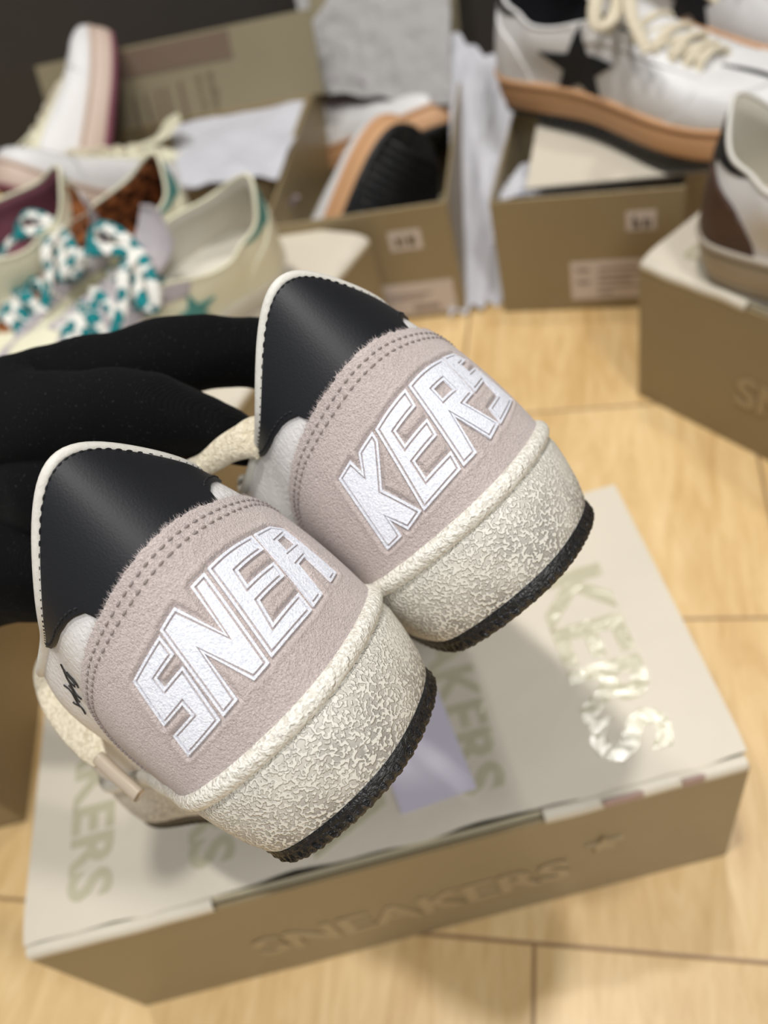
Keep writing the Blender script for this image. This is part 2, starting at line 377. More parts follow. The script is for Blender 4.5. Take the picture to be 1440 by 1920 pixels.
G1, G2 = Geo(1), Geo(-1)

def patch(g, sa, v0, v1, nv, off=.001, jit=0.0, depress=None):
    """raised piece lying on the upper between curves v0(s) and v1(s)"""
    sa = np.asarray(sa); t = np.linspace(0, 1, nv)
    V0 = np.array([v0(x) for x in sa]); V1 = np.array([v1(x) for x in sa]); V1 = np.maximum(V1, V0+1e-4)
    if jit:
        V1 = V1+jit*np.convolve(rng.normal(size=len(sa)), np.ones(3)/3, 'same')
    Vg = V0[:, None]+(V1-V0)[:, None]*t[None]; Sg = np.repeat(sa[:, None], nv, 1)
    P, n = g.SN(Sg, Vg); o = np.full(Sg.shape, off)
    if depress is not None: o = o-depress(Sg, Vg)
    Q = P+n*o[..., None]
    R = P-n*.0004
    Gd = np.zeros((len(sa)+2, nv+2, 3)); Gd[1:-1, 1:-1] = Q
    Gd[0, 1:-1] = R[0]; Gd[-1, 1:-1] = R[-1]; Gd[1:-1, 0] = R[:, 0]; Gd[1:-1, -1] = R[:, -1]
    Gd[0, 0] = R[0, 0]; Gd[0, -1] = R[0, -1]; Gd[-1, 0] = R[-1, 0]; Gd[-1, -1] = R[-1, -1]
    return Gd
def interp_sym(T):
    T = np.array(T); return lambda x: float(np.interp(abs(x), T[:, 0], T[:, 1]))
SUEDE_V = [(0, .645), (.010, .652), (.018, .668), (.025, .690), (.036, .712), (.048, .672), (.060, .585), (.070, .45), (.077, .30), (.0815, .14), (.083, .0)]
_c = catmull(np.array(SUEDE_V), 10); SUEDE_V = [(max(0, x), max(0, y)) for x, y in _c]
BLACK_V = [(0, .60), (.0235, .66), (.0255, .745), (.0295, .80), (.033, .835), (.039, .875), (.048, .905), (.056, .93), (.064, .975), (.067, 1.0)]
VSC = .083   # metres along the heel surface per unit v

def inset(poly, d):
    P = np.array(poly, float); n = len(P)
    A = .5*sum(P[i][0]*P[(i+1) % n][1]-P[(i+1) % n][0]*P[i][1] for i in range(n)); sg = 1 if A > 0 else -1
    out = []
    for i in range(n):
        a, b, c = P[i-1], P[i], P[(i+1) % n]; e1 = (b-a)/np.linalg.norm(b-a); e2 = (c-b)/np.linalg.norm(c-b)
        n1 = np.array([-e1[1], e1[0]])*sg; n2 = np.array([-e2[1], e2[0]])*sg; m = n1+n2; L = np.linalg.norm(m)
        if L < 1e-6: out.append(b+n1*d); continue
        m /= L; k = d/max(m@n1, .45); out.append(b+m*k)
    return out
def fill2d(loops, step):
    bm = bmesh.new()
    for lp in loops:
        vs = [bm.verts.new((p[0], p[1], 0)) for p in lp]
        for i in range(len(vs)): bm.edges.new((vs[i], vs[(i+1) % len(vs)]))
    bmesh.ops.triangle_fill(bm, use_beauty=True, use_dissolve=False, edges=bm.edges[:])
    xs = [v.co.x for v in bm.verts]; ys = [v.co.y for v in bm.verts]
    for x in np.arange(min(xs)+step, max(xs), step):
        bmesh.ops.bisect_plane(bm, geom=bm.verts[:]+bm.edges[:]+bm.faces[:], dist=1e-7, plane_co=(x, 0, 0), plane_no=(1, 0, 0))
    for y in np.arange(min(ys)+step, max(ys), step):
        bmesh.ops.bisect_plane(bm, geom=bm.verts[:]+bm.edges[:]+bm.faces[:], dist=1e-7, plane_co=(0, y, 0), plane_no=(0, 1, 0))
    bm.verts.index_update(); V = np.array([v.co[:2] for v in bm.verts]); F = []
    for f in bm.faces:
        idx = [v.index for v in f.verts]; q = V[idx]; a = sum(q[i][0]*q[(i+1) % len(q)][1]-q[(i+1) % len(q)][0]*q[i][1] for i in range(len(q)))
        F.append(idx if a > 0 else idx[::-1])
    E = []
    for e in bm.edges:
        if len(e.link_faces) == 1: E.append((e.verts[0].index, e.verts[1].index))
    bm.free(); return V, F, E
def plate(mbd, mapper, loops, step, h0, h1):
    """slab on a mapped surface: mapper(V2) -> (P, n)"""
    V, F, E = fill2d(loops, step); P, n = mapper(V); k = len(V)
    VV = np.vstack([P+n*h1, P+n*h0]); FF = [tuple(f) for f in F]
    cen = V.mean(0)
    nb = {}
    for f in F:
        for i in range(len(f)): nb[(f[i], f[(i+1) % len(f)])] = 1
    for a, b in E:
        if (a, b) not in nb: a, b = b, a
        FF.append((b, a, a+k, b+k))
    mbd.add(VV, FF)

# outlines of the raised heel letters: millimetres along the heel, fraction of its height
LET = {
 'SNEA': [
  [[(-16.0,.463),(-29.3,.480),(-33.0,.294),(-25.0,.281),(-25.5,.236),(-33.3,.245),(-35.0,.150),(-21.3,.150),(-17.6,.350),(-24.8,.366),(-24.3,.404),(-16.9,.392)]],
  [[(-15.0,.470),(-8.6,.470),(-5.3,.308),(-2.6,.470),(2.3,.470),(-3.2,.150),(-8.7,.150),(-11.9,.317),(-14.6,.150),(-20.2,.150)]],
  [[(3.5,.473),(20.5,.492),(19.5,.423),(8.7,.408),(7.5,.357),(18.4,.366),(17.2,.304),(6.6,.296),(4.6,.221),(16.2,.232),(15.0,.160),(-2.0,.156)]],
  [[(21.6,.494),(28.5,.508),(32.6,.480),(34.0,.192),(28.4,.182),(28.8,.325),(24.2,.312),(21.8,.172),(16.2,.164)],[(30.2,.450),(30.4,.395),(25.2,.383),(25.8,.434)]],
 ],
 'KERS': [
  [[(-29.5,.463),(-23.3,.455),(-23.2,.388),(-20.0,.440),(-13.2,.436),(-13.8,.400),(-22.6,.283),(-18.6,.118),(-25.3,.105),(-27.2,.188),(-28.0,.105),(-34.5,.105)]],
  [[(-12.2,.431),(2.0,.446),(0.6,.378),(-8.4,.369),(-9.2,.316),(0.4,.322),(-0.9,.258),(-10.4,.252),(-11.4,.186),(-1.2,.188),(-2.6,.122),(-18.2,.112)]],
  [[(3.3,.447),(21.6,.492),(20.2,.300),(13.8,.281),(18.6,.146),(11.2,.124),(7.2,.265),(4.3,.124),(-1.6,.122)],[(14.4,.398),(14.4,.350),(8.6,.340),(8.8,.385)]],
  [[(22.8,.500),(30.0,.522),(33.5,.480),(27.4,.448),(27.4,.400),(33.5,.425),(37.5,.194),(19.3,.140),(20.3,.216),(30.0,.246),(30.6,.340),(21.4,.302)]],
 ]}

def lace_path(g, i, nrow, s0=.155, s1=.285):
    return s0+(s1-s0)*i/(nrow-1)

def build_shoe(label, mat4, geo=G1, st=None, group=None, hi=False):
    st = dict(dict(upper='white_leather', heel='suede', collar='black_leather', mid='midsole', rim='rim', out='outsole', lining='lining', tongue='white_leather',
              lace='cotton', eyestay='white_leather', toe=None, star=None, pipe='piping', text=None, bow=True, rows=6, stripe=None, lace_w=.0075, tongue_h=1.0, star_size=.039, lspan=(.155, .285)), **(st or {}))
    g = geo
    root = empty('sneaker', label, 'sneaker', mat4, group)
    ns = 420 if hi else 150
    a = np.concatenate([np.linspace(-g.Ll, -.09, ns//4), np.linspace(-.09, .09, ns//2)[1:-1], np.linspace(.09, g.Lr, ns//4)])
    # outsole
    m = MB(); ao = np.linspace(-g.Ll, g.Lr, 1300 if hi else 200)[:-1]
    saw = (.00035*np.sign(np.sin(ao*2*np.pi/.0034))+.0002*np.sin(ao*900)) if hi else 0*ao
    rows = []
    for z, o, k in ((.0000, -.018, 0), (.0, -.0022, 0), (.0004, -.0009, 1), (.0016, .0001, 1), (.0030, .0003, -1), (.0044, .0006, .3), (g.zo, .0005, 0), (g.zo+.0002, -.002, 0)):
        r = g.ring(z, o, ao); p, n = g.at(ao)
        r[:, :2] += n*(saw*k)[:, None]; rows.append(r)
    Gd = np.array(rows).transpose(1, 0, 2); m.grid(Gd, cu=True)
    base = m.n; hh = len(ao); innr = np.array([r for r in rows[0]])
    cen = innr.copy(); cen[:, 0] = np.interp(innr[:, 1], np.sort(innr[:, 1]), innr[np.argsort(innr[:, 1]), 0])*0
    m.grid(np.stack([innr*[0, 1, 1]+[0, 0, 0], innr], 1), cu=True)
    if not hi:   # tread ribs seen on upturned soles
        for y in np.arange(.02, .275, .0075):
            wv = float(np.interp(y, np.r_[0, [q[1] for q in HREST]], np.r_[.02, [q[0] for q in HREST]]))*.82
            m.box((-wv, y, -.0012+float(g.spring(y))), (2*wv, 0, 0), (0, .0035, 0), (0, 0, .002))
    m.build('outsole', MT[st['out']], root)
    # midsole
    m = MB(); am = a[:-1]; prof = [(g.zo, .0004, 1), (g.zo+.0012, .0009, .95), (.012, .0014, .72), (.020, .0014, .40), (.026, .0008, .14), (.0286, .0000, .03), (g.zt, -.0016, 0), (g.zt+.001, -.004, 0)]
    m.grid(np.array([g.ring(z, o, am, k) for z, o, k in prof]).transpose(1, 0, 2), cu=True)
    m.build('midsole', MT[st['mid']], root)
    # rim bead
    m = MB(); q = np.linspace(0, 2*np.pi, 12, endpoint=False); rr = .0030
    m.grid(np.array([g.ring(.0322+rr*math.sin(x), -.0010+rr*math.cos(x), am, 0) for x in q]).transpose(1, 0, 2), cu=True, cv=True, flip=True)
    m.build('foxing_rim', MT[st['rim']], root)
    # upper + lining
    nv = 34 if hi else 18; v = np.linspace(-.06, 1, nv)
    m = MB(); P, n = g.SN(a[:, None], np.clip(v, 0, 1)[None]); P[:, 0, 2] -= .004; m.grid(P)
    m.build('upper', MT[st['upper']], root)
    m = MB(); v2 = np.linspace(1, .12, 12); P, n = g.SN(a[:, None], v2[None]); inn = .0048*smooth(1.0, .93, v2)[None, :, None]
    inn = (.0008+.0046*np.clip((1-v2)/.08, 0, 1))[None, :, None]; P2 = P-n*inn
    toe = np.abs(a) > .30; P2[toe] = P2[toe]-[0, 0, .001]
    m.grid(P2, flip=True)
    # insole
    last = P2[:, -1].copy(); cenr = last*[0, 1, 1]; m.grid(np.stack([last, cenr], 1), flip=True)
    m.build('lining', MT[st['lining']], root)
    # collar piping
    m = MB(); ap = np.linspace(-.165, .165, 150 if hi else 80); P = g.T(ap); P = P+[0, 0, .0003]
    sweep(m, P, .0031, .0031, (0, .3, 1), 10); m.build('collar_piping', MT[st['pipe']], root)
    # heel patch
    sv = interp_sym(SUEDE_V)
    sa = np.linspace(-.083, .083, 340 if hi else 70)
    polys = []
    if st['text']:
        for L in LET[st['text']]: polys.append([[(x/1000, y*VSC) for x, y in lp] for lp in L])
    def depress(Sg, Vg):
        X = np.stack([Sg, Vg*VSC], -1).reshape(-1, 2); D = np.full(len(X), 1.0)
        for L in polys:
            for li, lp in enumerate(L):
                lp = np.array(lp); ins = np.zeros(len(X), bool)
                for i in range(len(lp)):
                    p, q_ = lp[i], lp[(i+1) % len(lp)]; e = q_-p; t = np.clip(((X-p)@e)/(e@e), 0, 1)
                    D = np.minimum(D, np.linalg.norm(X-(p+t[:, None]*e), axis=1))
                    c = ((p[1] > X[:, 1]) != (q_[1] > X[:, 1])); ins ^= c & (X[:, 0] < (q_[0]-p[0])*(X[:, 1]-p[1])/(q_[1]-p[1]+1e-12)+p[0])
                if li == 0: D = np.where(ins, 0, D)
        return (.00075*(1-smooth(.0004, .0013, D))-.00022*np.exp(-((D-.0019)/.0006)**2)).reshape(Sg.shape)
    m = MB(); Gd = patch(g, sa, lambda x: .0, sv, 150 if hi else 14, .0014, .0035 if hi else 0, depress if polys else None); m.grid(Gd)
    if hi:
        edge = Gd[1:-1, -2]
        for k in range(900):   # loose fibres on the cut edge
            i = rng.integers(2, len(edge)-2); p = edge[i]+(edge[i+1]-edge[i])*rng.random(); _, nn = g.SN(sa[i], sv(sa[i])); tang = edge[i+1]-edge[i]; tang /= np.linalg.norm(tang)+1e-9
            upd = np.cross(nn, tang); L = rng.uniform(.0004, .0014); dr = upd*L+tang*rng.normal()*.0005+nn*rng.uniform(-.1, .4)*L
            wv = tang*.00007; m.add([p-wv-upd*.0002, p+wv-upd*.0002, p+dr], [(0, 1, 2)])
    hp = m.build('heel_patch', MT[st['heel']], root)
    if hi:
        # two rows of stitches
        def stitch_rows(curve, offs, ln, gap, r, mat, name, parent, h):
            C = np.array([(x, y*VSC) for x, y in curve]); m = MB()
            d = np.r_[0, np.cumsum(np.linalg.norm(np.diff(C, axis=0), axis=1))]; tt = np.gradient(C, axis=0); tt /= np.linalg.norm(tt, axis=1)[:, None]; nn = np.stack([tt[:, 1], -tt[:, 0]], 1)
            for o in offs:
                pos = .001
                while pos+ln < d[-1]:
                    pts = []
                    for f in np.linspace(0, 1, 5):
                        x = np.array([np.interp(pos+f*ln, d, (C+nn*o)[:, i]) for i in (0, 1)]); P_, n_ = g.SN(x[0], x[1]/VSC); pts.append(P_+n_*(h+r*.8*math.sin(math.pi*f)-r*.3))
                    P_, n_ = g.SN(x[0], x[1]/VSC); rr_ = r*np.array([.5, 1, 1.1, 1, .5])*2
                    sweep(m, np.array(pts), rr_, rr_, n_, 6); pos += ln+gap
            return m.build(name, MT[mat], parent)
        cur = [(x, sv(x)) for x in np.linspace(-.0805, .0805, 400)]
        stitch_rows(cur, (.0030, .0056), .0017, .0011, .00034, 'thread', 'stitching', hp, .0014)
        # letters
        def mapper(off):
            return lambda V: g.SN(V[:, 0], V[:, 1]/VSC)
        for L in polys:
            outer = L[0]; holes = L[1:]
            m = MB(); plate(m, mapper(0), [outer]+holes, .0022, .0002, .00095); nW = len(m.F)
            d1, d2 = .00070, .00125
            i1 = inset(outer, d1); i2 = inset(outer, d2)
            m2 = MB(); plate(m2, mapper(0), [outer, i1], .0022, .0009, .00150)
            ih = [inset(h_, -.0007) for h_ in holes]; ih2 = [inset(h_, -.0012) for h_ in holes]
            for h_, k_ in zip(holes, ih): plate(m2, mapper(0), [k_, h_], .0022, .0009, .00150)
            plate(m2, mapper(0), [i2]+ih2, .0022, .0009, .00155)
            V = np.vstack(m.V+m2.V); F = m.F+[tuple(i+m.n for i in f) for f in m2.F]
            lo = mesh_obj('letter', V, F, None, hp, False, [MT['suede'], MT['letter']], [0]*len(m.F)+[1]*len(m2.F))
    # collar patch
    bv = interp_sym(BLACK_V); sb = np.linspace(-.067, .067, 160 if hi else 50)
    if st['collar']:
        m = MB(); Gd = patch(g, sb, bv, lambda x: 1.0, 24 if hi else 8, .0009); m.grid(Gd); cp = m.build('collar_patch', MT[st['collar']], root)
        if hi:
            for sg in (-1, 1):
                cur = [(sg*x, bv(x)) for x in np.linspace(.0265, .062, 80)]
                if sg < 0: cur = cur[::-1]
                stitch_rows(cur, (-.0016,), .0016, .0008, .0003, 'black_thread', 'stitching', cp, .0009)
            cur = [(x, .985) for x in np.linspace(-.063, .063, 200)]
            stitch_rows(cur, (.0,), .0018, .0008, .00022, 'black_thread', 'stitching', cp, .0009)
    # eyestays
    for sg in (-1, 1):
        m = MB(); s_ = np.linspace(.128, .30, 46)*sg
        if sg < 0: s_ = s_[::-1]
        lo = lambda x: .99-.25*smooth(.128, .14, abs(x))*(1-smooth(.285, .30, abs(x)))
        m.grid(patch(g, s_, lo, lambda x: 1.0, 7, .0011)); m.build('eyestay', MT[st['eyestay']], root)
    if st['toe']:
        m = MB(); L = g.Lr; s_ = np.linspace(L-.115, L, 40); v1 = lambda x: .52*smooth(L-.115, L-.06, abs(x))
        m.grid(patch(g, s_, lambda x: -.02, v1, 8, .001))
        L2 = g.Ll; s_ = np.linspace(-L2, -(L2-.115), 40); v1 = lambda x: .52*smooth(L2-.115, L2-.06, abs(x))
        m.grid(patch(g, s_, lambda x: -.02, v1, 8, .001)); m.build('toe_guard', MT[st['toe']], root)
    # tongue
    th_ = st['tongue_h']; m = MB(); tc = catmull(np.array([(0, .222, .058), (0, .200, .065), (0, .17, .078), (0, .14, .092), (0, .115+.012*(1-th_), .092+.016*th_), (0, .103+.022*(1-th_), .094+.030*th_), (0, .099+.024*(1-th_), .096+.038*th_)]), 6); tw = np.interp(np.linspace(0, 1, len(tc)), [0, .4, .8, .95, 1], [.009, .017, .0255, .026, .018])
    x = np.linspace(-1, 1, 13); top = np.stack([np.stack([x*w_, np.full(13, c[1])+.004*x**2, np.full(13, c[2])-.006*x**2*w_/.02], -1) for c, w_ in zip(tc, tw)])
    bot = top-[0, -.0015, .0035]
    cl = np.concatenate([top, bot[:, ::-1]], 1); m.grid(cl, cv=True); b0 = m.n; m.add(np.concatenate([cl[-1]]), [tuple(range(26))]); m.build('tongue', MT[st['tongue']], root)
    # laces
    m = MB(); lw = st['lace_w']; nr = st['rows']
    for i in range(nr):
        sR = lace_path(g, i, nr, *st['lspan']); R = g.S(sR*g.Lr/.335, .90)+[0, 0, .002]; L = g.S(-sR*g.Ll/.335, .90)+[0, 0, .002]
        tt = np.linspace(0, 1, 14)[:, None]; mid = (R+L)/2+[0, -.002, .010+.002*(i % 2)]
        P = (1-tt)**2*R+2*tt*(1-tt)*mid+tt**2*L; P[0] -= [0, 0, .003]; P[-1] -= [0, 0, .003]
        sweep(m, P, lw, lw*.42, (0, -.25, 1), 8)
        if i < nr-1:
            s2 = lace_path(g, i+1, nr, *st['lspan']); L2 = g.S(-s2*g.Ll/.335, .90)+[0, 0, .001]; mid = (R+L2)/2+[0, 0, .007]
            P = (1-tt)**2*R+2*tt*(1-tt)*mid+tt**2*L2; sweep(m, P, lw*.8, lw*.35, (0, -.25, 1), 8)
    if st['bow']:
        K0 = np.array([0, .127, .103])
        for sg in (-1, 1):
            P = catmull(K0+np.array([(0, 0, 0), (sg*.018, .004, .010), (sg*.040, .010, .006), (sg*.050, .018, -.006), (sg*.036, .022, -.006), (sg*.014, .012, .001), (0, .002, .002)]), 8); sweep(m, P, lw*.9, lw*.45, (0, .2, 1), 8)
            P = catmull(K0+np.array([(0, 0, 0), (sg*.014, .020, .008), (sg*.034, .038, -.004), (sg*.044, .060, -.022)]), 8); sweep(m, P, lw*.9, lw*.4, (0, .2, 1), 8)
        sweep(m, K0+np.array([(-.007, 0, 0), (0, -.001, .005), (.007, 0, 0)]), .008, .008, (0, 0, 1), 8)
    m.build('laces', MT[st['lace']], root)
    if st['star']:
        for sg in (1, -1):
            m = MB(); C0 = (.135*sg, .40); sc = st['star_size']; R0 = .11
            pl = [(C0[0]+sc*(1.0 if k % 2 == 0 else .42)*math.sin(R0*sg+k*math.pi/5), C0[1]*.062+sc*(1.0 if k % 2 == 0 else .42)*math.cos(R0*sg+k*math.pi/5)) for k in range(10)]
            plate(m, lambda V: g.SN(V[:, 0], np.clip(V[:, 1]/.062, 0, 1)), [pl], .004, 0, .0016); m.build('star_patch', MT[st['star']], root, False)
    if st['stripe']:
        for sg in (1, -1):
            m = MB(); s_ = np.linspace(.055, .20, 40)*sg
            if sg < 0: s_ = s_[::-1]
            m.grid(patch(g, s_, lambda x: .10, lambda x: .16, 3, .0012)); m.build('side_stripe', MT[st['stripe']], root)
    return root

# ------------------------------------------------------------------ the two held sneakers
def rod(w):
    a = np.linalg.norm(w); k = w/a; K = np.array([[0, -k[2], k[1]], [k[2], 0, -k[0]], [-k[1], k[0], 0]]); return np.eye(3)+np.sin(a)*K+(1-np.cos(a))*K@K
X0 = np.array([.58, -.66, .478]); Y0 = np.array([-.327, .349, .878]); Z0 = np.cross(X0, Y0); _u, _, _vt = np.linalg.svd(np.array([X0, Y0, Z0]).T); MM0 = _u@_vt
SH = .885     # a small size
def held(p):
    A = rod(np.array(p[:3]))@MM0; t = np.array(p[3:]); Wm = (A.T@RC).T*SH; o = CAM+SH*(t@RC)
    m = Matrix.Identity(4)
    for i in range(3):
        for j in range(3): m[i][j] = Wm[i][j]
        m[i][3] = o[i]
    return m
P1 = (0.16588, -0.04089, 0.07525, 0.00689, 0.06681, 0.20760)
P2 = (0.21961, 0.09417, 0.10673, 0.05348, 0.01813, 0.23433)
M1, M2 = held(P1), held(P2)
main = dict(tongue='brown_leopard', bow=False, tongue_h=0.0)
shoeA = build_shoe('held sneaker nearest the camera, left of the pair, SNEA lettered on its mauve suede heel', M1, G1, dict(main, text='SNEA'), 'pair of sneakers held up heel first', hi=True)
shoeB = build_shoe('held sneaker on the right, KERS lettered on its mauve suede heel', M2, G2, dict(main, text='KERS'), 'pair of sneakers held up heel first', hi=True)
def local(mat, p): return np.array(mat.inverted() @ Vector(tuple(p)))
def held_lace(root, mat, pts, w_, th, matn, up, name='lace_end', tw=0):
    P = catmull(np.array([local(mat, cam_pt(*q)) for q in pts]), 10); m = MB(); n = len(P)
    w_ = np.interp(np.linspace(0, 1, n), np.linspace(0, 1, len(np.atleast_1d(w_))), np.atleast_1d(w_)); sweep(m, P, w_/SH, float(np.atleast_1d(th)[0])/SH, up, 12, twist=np.linspace(0, tw, n)); return m.build(name, MT[matn], root)
upc = local(M1, CAM)-local(M1, CAM+RC[2])
held_lace(shoeA, M1, [(88, 1222, .268), (82, 1262, .262), (98, 1310, .255), (135, 1360, .250), (170, 1402, .246), (190, 1428, .244)], [.004, .0075, .009, .0105, .009, .005], .0022, 'cotton', upc)
held_lace(shoeA, M1, [(184, 1420, .2435), (215, 1450, .241), (240, 1472, .239), (262, 1492, .237)], [.0042, .0042, .0042, .0042], .0035, 'clear_plastic', upc, 'aglet')
upc = local(M2, CAM)-local(M2, CAM+RC[2])
held_lace(shoeB, M2, [(330, 890, .245), (385, 870, .24), (425, 842, .235), (455, 828, .232), (478, 822, .232), (500, 828, .236)], [.006, .0068, .0085, .0100, .0125, .011], [.0062], 'cotton', upc)
held_lace(shoeB, M2, [(255, 827, .27), (292, 820, .268), (320, 828, .27), (350, 850, .275), (372, 872, .28)], [.003, .004, .006, .008, .008], [.003], 'brown_leopard', upc, 'tongue_edge')
# handwritten marks on the side of the near sneaker
m = MB()
for k in range(7):
    s0 = -.0560-.0030*k; pts = []
    for f in np.linspace(0, 1, 8):
        P_, n_ = G1.SN(s0+.0016*math.sin(f*5+k), .715-.018*max(0, k-1)+.02*(k % 3)+f*(.095+.03*(k % 2))); pts.append(P_+n_*.0003)
    sweep(m, np.array(pts), .0007, .0004, n_, 6)
m.build('handwritten_mark', MT['ink'], shoeA)

# ------------------------------------------------------------------ gloved hand
def chain_hand():
    # joints: photo position, distance, radius (m)
    J = {}
    def j(n, u, v, d, r): J[n] = (cam_pt(u, v, d), r)
    j('palm', -75, 930, .275, .040); j('knk', -10, 790, .268, .030); j('low', -20, 1040, .262, .0300); j('low2', -60, 1120, .262, .0240)
    j('wrist', -330, 1030, .33, .036); j('arm', -800, 1150, .46, .038); j('arm2', -1500, 1350, .62, .042)
    j('i1', 90, 715, .262, .0150); j('i2', 210, 690, .262, .0128); j('i3', 330, 658, .262, .0124); j('i4', 450, 658, .262, .0124); j('i5', 570, 680, .270, .0115)
    j('m1', 110, 800, .246, .0178); j('m2', 215, 775, .242, .0155); j('m3', 320, 785, .242, .0128); j('m4', 420, 815, .245, .0092); j('m5', 500, 862, .252, .0070)
    j('r1', 60, 930, .250, .0205); j('r2', 150, 905, .246, .0140); j('r3', 240, 935, .250, .0115); j('r4', 300, 990, .262, .0095)
    j('p1', 42, 1085, .250, .0215); j('p2', 112, 1090, .254, .0150); j('p3', 160, 1085, .262, .0095)
    j('t1', -170, 1130, .250, .0190); j('t2', -230, 1230, .235, .0150); j('t3', -240, 1310, .225, .0125)
    E = [('palm', 'knk'), ('palm', 'low'), ('low', 'low2'), ('palm', 'wrist'), ('wrist', 'arm'), ('arm', 'arm2'), ('knk', 'i1'), ('i1', 'i2'), ('i2', 'i3'), ('i3', 'i4'), ('i4', 'i5'),
         ('knk', 'm1'), ('m1', 'm2'), ('m2', 'm3'), ('m3', 'm4'), ('m4', 'm5'), ('palm', 'r1'), ('r1', 'r2'), ('r2', 'r3'), ('r3', 'r4'), ('low', 'p1'), ('p1', 'p2'), ('p2', 'p3'), ('low', 't1'), ('t1', 't2'), ('t2', 't3')]
    ns = list(J); idx = {n: i for i, n in enumerate(ns)}
    me = bpy.data.meshes.new('gloved_hand'); me.from_pydata([tuple(J[n][0]) for n in ns], [(idx[a], idx[b]) for a, b in E], [])
    o = bpy.data.objects.new('gloved_hand', me); COL.objects.link(o)
    sk = o.modifiers.new('skin', 'SKIN'); sk.use_smooth_shade = True; sk.branch_smoothing = .6
    for n in ns:
        sv_ = me.skin_vertices[0].data[idx[n]]; sv_.radius = (J[n][1], J[n][1]); sv_.use_root = (n == 'palm')
    ss = o.modifiers.new('sub', 'SUBSURF'); ss.levels = 3; ss.render_levels = 3
    tx = bpy.data.textures.new('folds', 'CLOUDS'); tx.noise_scale = .028; tx.noise_depth = 2
    dm = o.modifiers.new('folds', 'DISPLACE'); dm.texture = tx; dm.strength = .0060; dm.mid_level = .5; dm.texture_coords = 'LOCAL'
    me.materials.append(MT['glove'])
    dg = bpy.context.evaluated_depsgraph_get(); me2 = bpy.data.meshes.new_from_object(o.evaluated_get(dg)); o.modifiers.clear(); o.data = me2
    if not me2.materials: me2.materials.append(MT['glove'])
    for p in me2.polygons: p.use_smooth = True
    me2.name = 'gloved_hand'
    return o
tag(chain_hand(), 'black gloved hand from the left edge with fingers hooked into the held sneakers', 'hand')

# ------------------------------------------------------------------ boxes
def frame(o, ex, ez=(0, 0, 1)):
    ex = np.array([ex[0], ex[1], 0.0]); ex /= np.linalg.norm(ex); ey = np.array([-ex[1], ex[0], 0]); m = Matrix.Identity(4)
    for i in range(3): m[i][0] = ex[i]; m[i][1] = ey[i]; m[i][3] = (list(o)+[0, 0])[i] if len(o) == 3 else [o[0], o[1], 0.0][i]
    return m
def text_obj(name, s, size, mat, parent, loc, rot, thick=.00025, bold=True):
    cu = bpy.data.curves.new('t', 'FONT'); cu.body = s; cu.size = size; cu.extrude = thick; cu.offset = size*.030 if bold else 0; cu.align_x = 'CENTER'; cu.align_y = 'CENTER'; cu.resolution_u = 3
    o = bpy.data.objects.new('t', cu); COL.objects.link(o); dg = bpy.context.evaluated_depsgraph_get(); me = bpy.data.meshes.new_from_object(o.evaluated_get(dg)); bpy.data.objects.remove(o)
    me.materials.clear(); me.materials.append(mat); me.name = name; q = bpy.data.objects.new(name, me); COL.objects.link(q); q.parent = parent; q.location = loc; q.rotation_euler = rot; return q
# block letters in a 0..1 square, shared by the printed lids
def gl(*r): return r
GLY = {'S': [gl(0, .8, 1, 1), gl(0, .4, .25, 1), gl(0, .4, 1, .6), gl(.75, 0, 1, .6), gl(0, 0, 1, .2)],
       'E': [gl(0, 0, .25, 1), gl(0, .8, 1, 1), gl(0, .4, .9, .6), gl(0, 0, 1, .2)]}
def star_poly(c, r, rot=0, k=.42): return [(c[0]+r*(1 if i % 2 == 0 else k)*math.sin(rot+i*math.pi/5), c[1]+r*(1 if i % 2 == 0 else k)*math.cos(rot+i*math.pi/5)) for i in range(10)]
def flat_star(name, mat, parent, c, r, z, rot=0, vert=False):
    m = MB(); pl = star_poly(c, r, rot); V, F, E = fill2d([pl], 1.0); k = len(V)
    VV = [(x, y, z) for x, y in V]+[(x, y, z-.0004) for x, y in V]
    if vert: VV = [(x, -.0002-(z-.0), y) for x, y in V]+[(x, 0, y) for x, y in V]
    m.add(VV, [tuple(f) for f in F]+[(b, a, a+k, b+k) for a, b in E]); return m.build(name, mat, parent, False)
